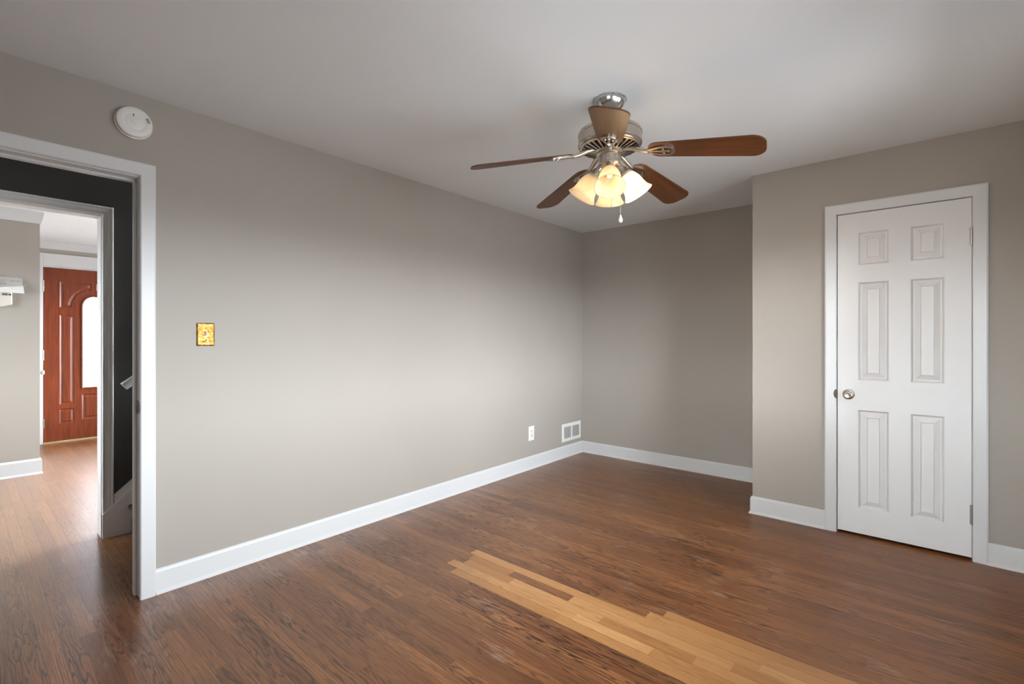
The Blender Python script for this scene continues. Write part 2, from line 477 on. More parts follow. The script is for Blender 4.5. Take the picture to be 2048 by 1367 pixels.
# ------------------------------------------------------------------ floor (one continuous strip floor, boards along x)
BW = .0583; Y0ROW = 1.742
def build_floor():
    bm = bmesh.new()
    uvl = bm.loops.layers.uv.new('UVMap')
    at = {a: bm.faces.layers.float.new(a) for a in ('tone', 'seed', 'bare', 'figure')}
    def board(x0, x1, y, tone, bare=0., fig=None):
        if x1 - x0 < .002: return
        v = [bm.verts.new(c) for c in ((x0, y, 0), (x1, y, 0), (x1, y+BW, 0), (x0, y+BW, 0))]
        f = bm.faces.new(v)
        u0 = random.random()*3
        for l, (u, vv) in zip(f.loops, ((u0, 0), (u0+x1-x0, 0), (u0+x1-x0, 1), (u0, 1))): l[uvl].uv = (u, vv)
        f[at['tone']] = tone; f[at['seed']] = random.random(); f[at['bare']] = bare
        f[at['figure']] = (random.choice((.3, .5, .7, .9, 1.0)) if fig is None else fig)
        return f
    # rows that hold the lighter replacement boards: row -> [(x0, x1, tone, bare)]
    patch = {
        0: [(.936, 1.62, .25, 1), (1.62, 2.30, .42, 1), (2.30, 3.0, .3, 1)],
        1: [(.848, 1.677, .62, 1), (1.677, 2.041, 1.0, 1), (2.041, 2.60, .35, 1), (2.60, 3.1, .7, 1)],
        2: [(.915, 1.253, .18, 1), (1.253, 1.778, .72, 1), (1.778, 2.195, .22, 1), (2.195, 2.85, .6, 1)],
        3: [(.90, 1.20, .12, 1), (1.20, 1.582, .55, 0), (1.582, 2.318, .66, 1), (2.318, 2.9, .3, 1)],
        4: [(.856, 1.513, .55, 1), (1.513, 2.40, .48, 1), (2.40, 3.1, .8, 1)],
        5: [(1.921, 2.62, .50, 1), (2.62, 3.2, .35, 1)],
        6: [(1.980, 3.05, .30, 1)],
    }
    XA, XB, YA, YBB = -5.30, XR+.02, -1.85, YB+.02
    k0 = math.floor((YA-Y0ROW)/BW); k1 = math.ceil((YBB-Y0ROW)/BW)
    for k in range(k0, k1):
        y = Y0ROW + k*BW
        x1lim = XB if y > YF - .1 else -.06
        cur = XA - random.random()*.8
        segs = patch.get(k, [])
        pieces = []
        def run(a, b):
            c = a
            while c < b - 1e-6:
                L = random.choice((.35, .5, .7, .9, 1.1, 1.4))*random.uniform(.85, 1.15)
                n_ = min(b, c+L)
                if b - n_ < .15: n_ = b
                pieces.append((c, n_, min(1, max(0, random.gauss(.46, .30))), 0)); c = n_
        if segs:
            run(cur, segs[0][0]); pieces += segs; run(segs[-1][1], x1lim)
        else: run(cur, x1lim)
        for a, b, t, br in pieces:
            a, b = max(a, XA), min(b, x1lim)
            fig = None
            if k in (-1, -2, -3): fig = 1.0
            board(a, b, y, t, br, fig)
    return bm
bm = build_floor()
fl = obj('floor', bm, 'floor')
fl.data.polygons[0].select = False
struct(fl, 'stained oak strip floor with a streak of bare lighter boards', 'floor')
# sub-floor slab under the boards
# ------------------------------------------------------------------ ceilings
struct(obj('ceiling', boxes(((-.0, YF-WT, H), (XR+WT, YB+WT, H+.1))), 'ceiling'), 'flat white ceiling of the bedroom above the fan', 'ceiling')
struct(obj('ceiling_hall', boxes(((-1.06, -1.2, H), (0, YB+WT, H+.1))), 'ceiling'), 'white ceiling over the stair hall', 'ceiling')
struct(obj('ceiling_entry', boxes(((-5.3, -1.95, H), (-1.06, 3.1, H+.1))), 'tex_ceiling'), 'textured white ceiling by the front door', 'ceiling')

# ------------------------------------------------------------------ walls
D1 = (-.24, .600, 0, 2.058)            # rough opening of the bedroom doorway (jamb boards line it)
D2 = (-.30, .618, 0, 2.052)            # cased opening to the entry
struct(obj('wall_left', wall_with_holes('x', 0, -WT, YF, YB, [D1]), 'greige'), 'long greige wall with doorway and brass switch plate', 'wall')
struct(obj('wall_back', boxes(((-WT, YB, 0), (XR+WT, YB+WT, H))), 'greige'), 'greige back wall of the alcove beside the closet', 'wall')
CD = (2.435, 3.110, 0, 2.085)          # closet door rough opening
bm = wall_with_holes('y', YC, YC+.10, XS, XR, [CD])
box(bm, (XS, YC+.10, 0), (XS+.10, YB, H))
struct(obj('wall_closet', bm, 'greige'), 'greige closet wall around the white six panel door', 'wall')
struct(obj('wall_right', wall_with_holes('x', XR, XR+WT, YF, YB, WIN_R), 'greige'), 'greige window wall on the right side', 'wall')
struct(obj('wall_front', wall_with_holes('y', YF, YF-WT, -WT, XR+WT, WIN_F), 'greige'), 'greige window wall behind the viewer', 'wall')
# stair hall
struct(obj('wall_hall', wall_with_holes('x', -1.06, -1.17, -1.2, YB, [D2]), 'charcoal'), 'charcoal stair hall wall around the cased opening', 'wall')
struct(obj('wall_hall_end', boxes(((-1.06, -1.3, 0), (-WT, -1.2, H))), 'charcoal'), None, None)
struct(obj('wall_hall_side', boxes(((-WT, -1.2, 0), (-WT+.02, YF-WT, H))), 'charcoal'), None, None)
# entry / living room
struct(obj('wall_entry', boxes(((-5.16, -1.9, 0), (-3.38, .516, H))), 'greige'), 'greige wall with the thermostat in the entry room', 'wall')
FD = (.655, 1.640, 0, 2.142)
GL = (1.040, 1.252)
struct(obj('wall_entry_front', wall_with_holes('x', -5.08, -5.20, .516, 3.0, [FD, WIN_E]), 'greige'), 'strip of greige wall around the front door', 'wall')
struct(obj('wall_entry_side', wall_with_holes('y', 3.0, 3.1, -5.2, -1.17, [WIN_FILL]), 'greige'), None, None)
struct(obj('wall_living', wall_with_holes('y', -1.80, -1.90, -3.38, -1.17, [WIN_L]), 'greige'), None, None)
struct(obj('wall_living_side', boxes(((-1.17, -1.9, 0), (-1.06, -1.2, H))), 'greige'), None, None)
for o in sc.objects:
    if o.get('kind') == 'structure' and 'label' not in o:
        tag(o, 'plain wall enclosing the rooms outside the doorway, %s' % o.name.replace('_', ' '), 'wall')

# ------------------------------------------------------------------ baseboards
BASE = [(0, 0), (.022, 0), (.021, .007), (.017, .013), (.013, .018), (.013, .108), (.009, .116), (.004, .123), (0, .123)]
def base(name, path, mat_='trim', label=None, prof=BASE):
    bm = bmesh.new(); sweep(bm, path, prof, (0,0,0), (1,0,0), (0,1,0), (0,0,1))
    return struct(obj(name, bm, mat_), label, 'baseboard')
# paths run so that the room lies on the left-hand side
base('baseboard_left', [(0, YB-.0225), (0, .6435)], label='white baseboard along the long left wall')
base('baseboard_back', [(XS, YB), (0, YB)], label='white baseboard along the alcove back wall')
base('baseboard_closet', [(2.3885, YC), (XS, YC), (XS, YB-.0225)], label='white baseboard wrapping the closet corner left of the door')
base('baseboard_right', [(XR, YF+.0005), (XR, YC), (3.1505, YC)], label='white baseboard right of the closet door')
base('baseboard_front', [(.0, YF), (XR-.023, YF)], label='white baseboard under the front window')
base('baseboard_entry', [(-4.9, .516), (-3.38, .516), (-3.38, -1.79)], label='white baseboard under the thermostat in the entry',
     prof=[(0, 0), (.022, 0), (.021, .007), (.017, .014), (.014, .02), (.014, .128), (.009, .138), (.004, .145), (0, .145)])

# ------------------------------------------------------------------ bedroom doorway trim
def door_casing(bm, lo, hi, head, prof, origin, ex, en):
    # path in (along, z), room side on en; the outside of the opening lies on the left of the path
    sweep(bm, [(hi, 0), (hi, head), (lo, head), (lo, 0)], [(-o_, h_) for o_, h_ in prof], origin, ex, (0,0,1), en)
FLAT = [(0, 0), (0, .014), (.003, .018), (.006, .020), (.056, .022), (.061, .020), (.063, .016), (.063, 0)]
t1 = empty('trim_1', (0, .582, 0))
struct(t1, 'white painted trim framing the bedroom doorway', 'door trim')
def child(name, bm, m, parent, **k):
    o = obj(name, bm, m, parent, **k)
    o.matrix_parent_inverse = parent.matrix_basis.inverted()
    return o
bm = bmesh.new(); door_casing(bm, -.2, .580, 2.045, FLAT, (0,0,0), (0,1,0), (1,0,0))
child('casing', bm, 'trim', t1)
bm = boxes(((-WT-.012, .582, 0), (.0, .600, 2.058)), ((-WT-.012, -.24, 0), (.0, -.222, 2.058)), ((-WT-.012, -.222, 2.040), (.0, .582, 2.058)))
child('jamb', bm, 'trim', t1, bevel=.002)
bm = boxes(((-.089, .570, .0), (-.052, .582, 2.040)), ((-.089, -.222, 0), (-.052, -.210, 2.040)), ((-.089, -.210, 2.028), (-.052, .570, 2.040)))
child('door_stop', bm, 'trim', t1, bevel=.003)
# strike plate with its curved lip
bm = bmesh.new()
box(bm, (-.046, .5795, .895), (-.004, .582, .957))
lp = []
for i in range(13):
    a = -math.pi/2 + math.pi*i/12
    lp.append((.0 + .020*math.cos(a), .926 + .029*math.sin(a)))
v0 = [bm.verts.new((x, .5785, z)) for x, z in lp]; v1 = [bm.verts.new((x, .5797, z)) for x, z in lp]
bm.faces.new(v0); bm.faces.new(v1[::-1])
for i in range(len(lp)-1): bm.faces.new((v0[i], v0[i+1], v1[i+1], v1[i]))
sp = child('strike_plate', bm, 'bronze', t1); sp['label'] = 'dark metal strike plate'
# hall-side casing of the same doorway
bm = bmesh.new(); door_casing(bm, -.2, .580, 2.045, FLAT, (-WT,0,0), (0,1,0), (-1,0,0))
child('casing', bm, 'oldtrim', t1)

# ------------------------------------------------------------------ cased opening to the entry
COLON = [(0, 0), (0, .013), (.003, .018), (.008, .018), (.0095, .007), (.013, .006), (.0145, .013), (.018, .015), (.0195, .010), (.022, .010), (.026, .017),
         (.037, .020), (.0395, .014), (.042, .014), (.0435, .023), (.050, .025), (.0545, .022), (.0555, .018), (.0555, 0)]
t2 = empty('trim_2', (-1.06, .60, 0))
struct(t2, 'old grey white moulded trim around the opening to the entry', 'door trim')
bm = bmesh.new(); door_casing(bm, -.28, .604, 2.040, COLON, (-1.06,0,0), (0,1,0), (1,0,0))
child('casing', bm, 'oldtrim', t2)
bm = boxes(((-1.18, .600, 0), (-1.06, .618, 2.052)), ((-1.18, -.30, 0), (-1.06, -.282, 2.052)), ((-1.18, -.282, 2.034), (-1.06, .600, 2.052)))
child('jamb', bm, 'oldtrim', t2, bevel=.002)

# ------------------------------------------------------------------ closet door
t3 = empty('trim_3', (2.77, YC, 0))
struct(t3, 'white mitred casing around the six panel closet door', 'door trim')
CASE = [(0, 0), (0, .010), (.004, .014), (.056, .019), (.064, .017), (.064, 0)]
bm = bmesh.new()
sweep(bm, [(2.4525, 0), (2.4525, 2.066), (3.0905, 2.066), (3.0905, 0)], CASE, (0, YC, 0), (1,0,0), (0,0,1), (0,-1,0))
child('casing', bm, 'trim', t3)
bm = boxes(((2.435, YC, 0), (2.453, YC+.10, 2.085)), ((3.092, YC, 0), (3.110, YC+.10, 2.085)), ((2.453, YC, 2.067), (3.092, YC+.10, 2.085)))
child('jamb', bm, 'trim', t3)
bm = boxes(((2.453, YC+.05, 0), (2.463, YC+.08, 2.067)), ((3.082, YC+.05, 0), (3.092, YC+.08, 2.067)), ((2.463, YC+.05, 2.057), (3.082, YC+.08, 2.067)))
child('door_stop', bm, 'trim', t3)
bm = bmesh.new()
lp = [(2.4525 - .016*math.cos(a), .901 + .030*math.sin(a)) for a in [(-math.pi/2 + math.pi*i/12) for i in range(13)]]
v0 = [bm.verts.new((x, YC-.0165, z)) for x, z in lp]; v1 = [bm.verts.new((x, YC-.0135, z)) for x, z in lp]
bm.faces.new(v0); bm.faces.new(v1[::-1])
for i in range(len(lp)): bm.faces.new((v0[i], v0[(i+1)%13], v1[(i+1)%13], v1[i]))
sp = child('strike_plate', bm, 'bronze', t3); sp['label'] = 'curved dark metal strike lip'

d1 = empty('door_1', (3.088, YC, 0))
struct(d1, 'closed white six panel closet door with satin knob', 'door')
X0, X1 = 2.4575, 3.0885
ST = [(.004, .003), (.010, .0125), (.013, .0140), (.018, .0140), (.046, .0008), (.0485, .0042)]
pans = []
for (z0, z1) in ((.181, .806), (.996, 1.619), (1.729, 1.937)):
    for (x0, x1) in ((2.566, 2.720), (2.823, 2.975)):
        pans.append((rect(x0, z0, x1, z1), ST))
bm = relief_slab(rect(X0, .018, X1, 2.062), pans, .035, lambda u, v, d: (u, YC-.002+d, v))
child('door_panel', bm, 'door', d1)
# knob: rosette, neck, knob with a sunk centre
mk = Matrix.Translation((2.516, YC-.002, .901)) @ Matrix.Rotation(R(90), 4, 'X')
bm = lathe(bmesh.new(), [(.0, 0), (.032, 0), (.032, .004), (.027, .010), (.016, .012), (.0115, .016), (.0115, .030), (.018, .033), (.0255, .040), (.027, .048), (.026, .056),
                         (.021, .060), (.018, .0605), (.0165, .0575), (.010, .056), (.0, .0555)], mk, 40)
kn = child('knob', bm, 'nickel', d1, smooth=True); kn['label'] = 'satin nickel round knob'
def hinge(z0, z1, x, y, m, parent, axis='y'):
    bm = bmesh.new()
    n = 5; hh = (z1-z0)/n
    for i in range(n):
        lathe(bm, [(.0, z0+i*hh+.0006), (.0058, z0+i*hh+.0006), (.0058, z0+(i+1)*hh-.0006), (.0, z0+(i+1)*hh-.0006)], Matrix.Translation((x, y, 0)), 14)
    lathe(bm, [(0, z1), (.0045, z1), (.0045, z1+.003), (0, z1+.005)], Matrix.Translation((x, y, 0)), 14)
    lathe(bm, [(0, z0-.005), (.0045, z0-.003), (.0045, z0), (0, z0)], Matrix.Translation((x, y, 0)), 14)
    if axis == 'y': box(bm, (x-.010, y+.004, z0), (x+.002, y+.0062, z1))
    else: box(bm, (x-.0062, y-.002, z0), (x-.004, y+.012, z1))
    o = child('hinge', bm, m, parent, smooth=True)
    return o
h = hinge(1.789, 1.888, 3.0885, YC-.0095, 'steel', d1); h['label'] = 'bright steel upper hinge'
h = hinge(.208, .315, 3.0895, YC-.0095, 'oldsteel', d1); h['label'] = 'dark steel lower hinge'

# ------------------------------------------------------------------ windows (out of the photo, but they light the room)
def sash_window(name, axis, face, back, lo, hi, s, h, label):
    t = empty(name, ((face, (lo+hi)/2, s) if axis == 'x' else ((lo+hi)/2, face, s)))
    struct(t, label, 'window')
    def B(a0, a1, z0, z1, d0, d1):
        f = face + (back-face)*d0; b = face + (back-face)*d1
        if axis == 'x': return ((min(f,b), a0, z0), (max(f,b), a1, z1))
        return ((a0, min(f,b), z0), (a1, max(f,b), z1))
    fr = .035
    bm = boxes(B(lo, lo+fr, s, h, .25, 1), B(hi-fr, hi, s, h, .25, 1), B(lo+fr, hi-fr, s, s+fr, .25, 1), B(lo+fr, hi-fr, h-fr, h, .25, 1))
    child('window_frame', bm, 'trim', t)
    mid = (s+h)/2
    for z0, z1, d0 in ((s+fr, mid+.02, .45), (mid-.02, h-fr, .65)):
        a0, a1 = lo+fr, hi-fr; q = .035
        bm = boxes(B(a0, a0+q, z0, z1, d0, d0+.18), B(a1-q, a1, z0, z1, d0, d0+.18), B(a0+q, a1-q, z0, z0+q, d0, d0+.18), B(a0+q, a1-q, z1-q, z1, d0, d0+.18))
        sa = child('sash', bm, 'trim', t)
        pn = obj('pane', boxes(B(a0+q, a1-q, z0+q, z1-q, d0+.08, d0+.1)), 'glass', sa)
    bm = boxes(B(lo-.03, hi+.03, s-.025, s, -.35, .25))
    child('window_sill', bm, 'trim', t)
    return t
for i, (a, b, s, h) in enumerate(WIN_R):
    sash_window('window_%d' % (i+1), 'x', XR, XR+WT, a, b, s, h, ('white sash window nearer the viewer on the right wall', 'white sash window nearer the closet on the right wall')[i])
for a, b, s, h in WIN_F:
    sash_window('window_3', 'y', YF, YF-WT, a, b, s, h, 'white sash window in the wall behind the viewer')
sash_window('window_4', 'y', -1.80, -1.90, *WIN_L, 'white sash window of the living room beyond the doorway')

sash_window('window_6', 'y', 3.0, 3.1, *WIN_FILL, 'broad unseen window added to brighten the entry room')
sash_window('window_5', 'x', -5.08, -5.20, *WIN_E, 'wide white window of the entry room beyond the doorway')

# ------------------------------------------------------------------ stair hall: steps, skirt, handrail
st = empty('staircase', (-.6, .76, 0))
tag(st, 'dark wooden stairs climbing right behind the doorway', 'stairs', kind='structure')
RISE, RUN = .185, .235
for i in range(5):
    y = .760 + i*RUN; z = RISE*(i+1)
    bm = boxes(((-1.033, y, z-RISE), (-WT, y+.02, z-.028)))
    child('riser', bm, 'tread', st)
    bm = boxes(((-1.033, y-.030, z-.028), (-WT, y+RUN+.0, z)))
    child('tread', bm, 'tread', st, bevel=.008)
# skirt board along the far wall
bm = bmesh.new()
sl = RISE/RUN*1.0
prof = [(.604, 0), (.742, 0), (.755, .16), (2.2, .16+sl*1.35), (2.2, .30+sl*1.54), (.604, .152)]
a = [bm.verts.new((-1.033, y, z)) for y, z in prof]; b = [bm.verts.new((-1.0595, y, z)) for y, z in prof]
bm.faces.new(a); bm.faces.new(b[::-1])
for i in range(6): bm.faces.new((a[i], a[(i+1)%6], b[(i+1)%6], b[i]))
struct(obj('trim_4', bm, 'oldtrim'), 'grey white stair skirt board rising beyond the doorway', 'skirt board')
# cap moulding on the skirt, upper line
bm = bmesh.new()
prof = [(.6645, .2005), (2.2, .30+sl*1.54), (2.2, .375+sl*1.54), (.6645, .262)]
a = [bm.verts.new((-1.051, y, z)) for y, z in prof]; b = [bm.verts.new((-1.0598, y, z)) for y, z in prof]
bm.faces.new(a); bm.faces.new(b[::-1])
for i in range(4): bm.faces.new((a[i], a[(i+1)%4], b[(i+1)%4], b[i]))
struct(obj('trim_5', bm, 'oldtrim'), 'upper moulding strip above the stair skirt board', 'skirt moulding')
# handrail
hr = empty('handrail', (-.985, .69, .95))
tag(hr, 'short white handrail end on the charcoal stair wall', 'handrail')
bm = bmesh.new()
dy, dz = RUN, RISE
ln = math.hypot(dy, dz); uy, uz = dy/ln, dz/ln
prof = []
for i in range(20):
    a_ = 2*math.pi*i/20
    prof.append((.021*math.copysign(abs(math.cos(a_))**.7, math.cos(a_)), .026*math.copysign(abs(math.sin(a_))**.7, math.sin(a_))))
ringA, ringB = [], []
for sx, sn in prof:
    p0 = Vector((-.985 + sx, .700 - uz*sn, .955 + uy*sn))
    ringA.append(bm.verts.new(p0)); ringB.append(bm.verts.new(p0 + Vector((0, uy, uz))*1.9))
for i in range(20): bm.faces.new((ringA[i], ringA[(i+1)%20], ringB[(i+1)%20], ringB[i]))
bm.faces.new(ringA[::-1]); bm.faces.new(ringB)
child('rail', bm, 'trim', hr, smooth=True)
bm = bmesh.new(); tube(bm, [(-1.06, 1.05, 1.13), (-1.03, 1.05, 1.13), (-.99, 1.05, 1.16), (-.985, 1.05, 1.21)], .007)
child('bracket', bm, 'oldsteel', hr, smooth=True)

# ------------------------------------------------------------------ entry room details
CROWN = [(0, 2.332), (.008, 2.332), (.010, 2.345), (.014, 2.360), (.020, 2.385), (.024, 2.405), (.027, 2.415), (.027, 2.44), (0, 2.44)]
bm = bmesh.new(); sweep(bm, [(-5.0, .516), (-3.38, .516), (-3.38, -1.79)], CROWN, (0,0,0), (1,0,0), (0,1,0), (0,0,1))
struct(obj('trim_6', bm, 'trim'), 'white crown moulding above the thermostat wall', 'crown moulding')
bm = bmesh.new(); sweep(bm, [(-5.08, .59), (-5.08, 2.99)], [(-o_, z_+.008) if z_ < 2.43 else (-o_, z_) for o_, z_ in CROWN], (0,0,0), (1,0,0), (0,1,0), (0,0,1))
struct(obj('trim_7', bm, 'trim'), 'white crown moulding above the front door', 'crown moulding')
t8 = empty('trim_8', (-5.08, 1.14, 0))
struct(t8, 'white flat casing around the red brown front door', 'door trim')
bm = boxes(((-5.08, .600, 0), (-5.062, .682, 2.285)), ((-5.08, 1.610, 0), (-5.062, 1.695, 2.285)), ((-5.08, .682, 2.135), (-5.062, 1.610, 2.285)))
child('casing', bm, 'trim', t8, bevel=.002)
bm = boxes(((-5.19, .655, 0), (-5.08, .684, 2.142)), ((-5.19, 1.606, 0), (-5.08, 1.640, 2.142)), ((-5.19, .684, 2.117), (-5.08, 1.606, 2.142)))
child('jamb', bm, 'trim', t8)
bm = boxes(((-5.19, .684, .016), (-5.122, .700, 2.117)), ((-5.19, 1.592, .016), (-5.122, 1.606, 2.117)), ((-5.19, .700, 2.100), (-5.122, 1.592, 2.117)))
child('door_stop', bm, 'trim', t8)
bm = boxes(((-5.19, .684, 0), (-5.055, 1.606, .016)))
th = child('threshold', bm, 'brassthreshold', t8); th['label'] = 'pale brass threshold'

d2 = empty('door_2', (-5.08, .69, 0))
struct(d2, 'red brown front door with arched decorative glass', 'front door')
FX = -5.072; DY0, DY1, YM = .688, 1.604, 1.146
def mir(p): return [(2*YM-x, y) for x, y in p][::-1]
ST2 = [(.008, .006), (.014, .009), (.019, .009), (.040, .002)]
ST3 = [(.006, .005), (.011, .008), (.015, .008), (.030, .002)]
p1 = [(.828, 1.640), (.938, 1.640)]
# concave quarter arc from (.943,1.64) up to (1.125,1.866) round the glass arch
for i in range(1, 12):
    a_ = math.pi - (math.pi/2)*i/12
    p1.append((1.125 + .187*math.cos(a_), 1.640 + .226*math.sin(a_)))
p1 += [(1.125, 1.866), (1.125, 1.950), (.828, 1.957)]
p2 = rect(.828, .455, .963, 1.550); p3 = rect(.826, .227, .961, .403)
glass = [(1.040, .647), (2*YM-1.040, .647), (2*YM-1.040, 1.665)]
for i in range(1, 20):
    a_ = math.pi*i/20
    glass.append((YM + (YM-1.040)*math.cos(a_), 1.665 + .125*math.sin(a_)))
glass.append((1.040, 1.665))
p4 = rect(1.031, .255, 2*YM-1.031, .567)
holes = [(p1, ST2), (mir(p1), ST2), (p2, ST2), (mir(p2), ST2), (p3, ST3), (mir(p3), ST3), (p4, ST2), (glass, None)]
bm = relief_slab(rect(DY0, .018, DY1, 2.113), holes, .045, lambda u, v, d: (FX-d, u, v))
child('door_panel', bm, 'mahogany', d2)
# glass frame moulding
bm = bmesh.new()
rings = []
for ins, dep in ((-.016, 0), (-.015, -.010), (-.006, -.014), (.004, -.008), (.006, .004), (.0, .010)):
    rings.append([bm.verts.new((FX-dep, x, y)) for x, y in inset(glass, ins)])
for a, b in zip(rings, rings[1:]):
    for i in range(len(a)): bm.faces.new((a[i], a[(i+1)%len(a)], b[(i+1)%len(a)], b[i]))
gf = child('glass_frame', bm, 'mahogany', d2)
bm = bmesh.new()
for xx in (-5.100, -5.096):
    bm.faces.new([bm.verts.new((xx, x, y)) for x, y in glass])
gp = child('pane', bm, 'etched', d2); gp['label'] = 'bright etched arched glass'
# caming lines
bm = bmesh.new()
def came(pts): tube(bm, [(-5.0935, y, z) for y, z in pts], .0017, 6)
came([(1.065, .65), (1.065, 1.70)]); came([(1.227, .65), (1.227, 1.70)])
came([(1.042, .70), (1.25, .70)]); came([(1.042, 1.62), (1.25, 1.62)])
for s_ in (-1, 1):
    came([(YM + s_*.07*math.sin(t_*math.pi/12*1.0)*(.6+.4*math.cos(t_*.5)), .80 + .04*t_) for t_ in range(20)])
    came([(YM + s_*(.02+.04*math.sin(t_*.7)), 1.0 + .03*t_) for t_ in range(14)])
cm_ = child('caming', bm, 'oldsteel', d2); cm_['label'] = 'grey leading lines'
for z0, z1 in ((1.825, 1.956), (1.003, 1.122), (.192, .299)):
    hinge(z0, z1, FX+.006, .684, 'brasshinge', d2, 'x')
# entry closet knob sticking out past the corner
kb = empty('closet_knob', (-3.75, .516, .92))
tag(kb, 'small white round knob peeking past the thermostat wall corner', 'knob')
mk = Matrix.Translation((-3.62, .516, .93)) @ Matrix.Rotation(R(-90), 4, 'X')
child('knob', lathe(bmesh.new(), [(0, 0), (.022, 0), (.022, .005), (.009, .008), (.009, .024), (.019, .030), (.023, .040), (.019, .050), (0, .054)], mk, 24), 'plastic', kb, smooth=True)

# thermostat with a rounded bottom
th = empty('thermostat', (-3.38, .24, 1.60))
tag(th, 'white thermostat with rounded bottom under the paper notice', 'thermostat')
pl = [(.14, 1.69), (.14, 1.585)]
for i in range(0, 13):
    t_ = i/12; pl.append((.14 + .196*t_, 1.580 - .040*math.sin(math.pi*(.12+.76*t_))+ .004*t_))
pl += [(.336, 1.60), (.334, 1.69)]
bm = bmesh.new()
a = [bm.verts.new((-3.352, y, z)) for y, z in inset(pl, .006)]; a2 = [bm.verts.new((-3.357, y, z)) for y, z in pl]; b = [bm.verts.new((-3.38, y, z)) for y, z in pl]
bm.faces.new(a); bm.faces.new(b[::-1])
for r0, r1 in ((a, a2), (a2, b)):
    for i in range(len(pl)): bm.faces.new((r0[i], r0[(i+1)%len(pl)], r1[(i+1)%len(pl)], r1[i]))
child('housing', bm, 'plastic2', th)
o = child('display', boxes(((-3.353, .272, 1.648), (-3.3505, .308, 1.667))), 'lcd', th); o['label'] = 'dark grey display window'
mk = Matrix.Translation((-3.352, .3215, 1.656)) @ Matrix.Rotation(R(90), 4, 'Y') @ Matrix.Diagonal((.62, 1, 1, 1))
child('button', lathe(bmesh.new(), [(0, 0), (.010, 0), (.010, .003), (0, .004)], mk, 20), 'bronze', th, smooth=True)

# paper notice, creased along a diagonal with the lower corner folded forward
pn = empty('paper_notice', (-3.35, .27, 1.74))
tag(pn, 'creased white paper notice stuck above the thermostat', 'paper')
bm = bmesh.new()
NX, NZ = 18, 10
Y0_, Y1_, Z0_, Z1_ = .10, .402, 1.690, 1.815
g_ = []
for i in range(NX+1):
    col_ = []
    for j in range(NZ+1):
        u, v = i/NX, j/NZ
        y = Y0_ + (Y1_-Y0_)*u; z = Z0_ + (Z1_-Z0_)*v
        if u > .94 and v > .9: y -= .004; z -= .004
        x = -3.362 + .012*(1-v)*(.4+.6*u) + .003*math.sin(u*6)*(1-v)
        col_.append(bm.verts.new((x, y, z)))
    g_.append(col_)
for i in range(NX):
    for j in range(NZ): bm.faces.new((g_[i][j], g_[i+1][j], g_[i+1][j+1], g_[i][j+1]))
bmesh.ops.solidify(bm, geom=bm.faces[:], thickness=.0006)
child('sheet', bm, 'paper', pn)
bm = bmesh.new()
q = [(.13, 1.697), (.30, 1.725), (.406, 1.742), (.412, 1.672), (.24, 1.676)]
a = [bm.verts.new((-3.347 + .003*i, y, z)) for i, (y, z) in enumerate(q)]; b = [bm.verts.new((-3.3476 + .003*i, y, z)) for i, (y, z) in enumerate(q)]
bm.faces.new(a); bm.faces.new(b[::-1])
for i in range(5): bm.faces.new((a[i], a[(i+1)%5], b[(i+1)%5], b[i]))
bmesh.ops.triangulate(bm, faces=bm.faces)
child('folded_flap', bm, 'paper', pn)
bm = bmesh.new(); tube(bm, [(-3.34, .406, 1.742), (-3.338, .417, 1.746), (-3.337, .425, 1.745)], .0014, 6)
child('torn_curl', bm, 'paper', pn)
for y0, y1, z, hgt in ((.322, .382, 1.781, .0036), (.262, .300, 1.784, .002), (.250, .286, 1.773, .002), (.235, .300, 1.757, .0025), (.13, .215, 1.784, .002), (.12, .225, 1.766, .002), (.14, .30, 1.748, .002)):
    bm = bmesh.new(); prev = None
    n_ = int((y1-y0)/.0022)
    for i in range(n_+1):
        y = y0 + (y1-y0)*i/n_
        xx = -3.362 + .012*(1-(z-Z0_)/(Z1_-Z0_))*(.4+.6*(y-Y0_)/(Y1_-Y0_)) + .0026
        hh = hgt*random.choice((.25, .7, 1.0, 1.2))
        cur_ = [bm.verts.new((xx, y, z-hh/2)), bm.verts.new((xx, y, z+hh/2))]
        if prev: bm.faces.new((prev[0], cur_[0], cur_[1], prev[1]))
        prev = cur_
    child('printed_line', bm, 'ink', pn)

# ------------------------------------------------------------------ wall fittings on the long wall
sw = empty('switch_plate', (0, .862, 1.2825))
tag(sw, 'worn mottled brass switch plate on the long wall beside the doorway', 'switch plate')
bm = bmesh.new()
y0, y1, z0, z1 = .820, .904, 1.222, 1.343
for (i0, d0), (i1, d1) in (((0, 0), (0, .003)), ((0, .003), (.006, .0075))):
    pa, pb = inset(rect(y0, z0, y1, z1), i0), inset(rect(y0, z0, y1, z1), i1)
    a = [bm.verts.new((d0, *p)) for p in pa]; b = [bm.verts.new((d1, *p)) for p in pb]
    for i in range(4): bm.faces.new((a[i], a[(i+1)%4], b[(i+1)%4], b[i]))
bm.faces.new([bm.verts.new((.0075, *p)) for p in inset(rect(y0, z0, y1, z1), .006)])
bmesh.ops.remove_doubles(bm, verts=bm.verts, dist=1e-5)
child('plate', bm, 'brass', sw)
bm = bmesh.new(); box(bm, (.0075, .857, 1.270), (.0085, .868, 1.295))
v = [bm.verts.new(c) for c in ((.008, .8585, 1.274), (.008, .8665, 1.274), (.008, .8585, 1.288), (.008, .8665, 1.288), (.018, .859, 1.289), (.018, .866, 1.289), (.016, .859, 1.297), (.016, .866, 1.297))]
for f in ((0,1,5,4),(4,5,7,6),(2,3,7,6),(0,2,6,4),(1,3,7,5),(0,1,3,2)): bm.faces.new([v[i] for i in f])
o = child('toggle', bm, 'plastic2', sw); o['label'] = 'ivory toggle'
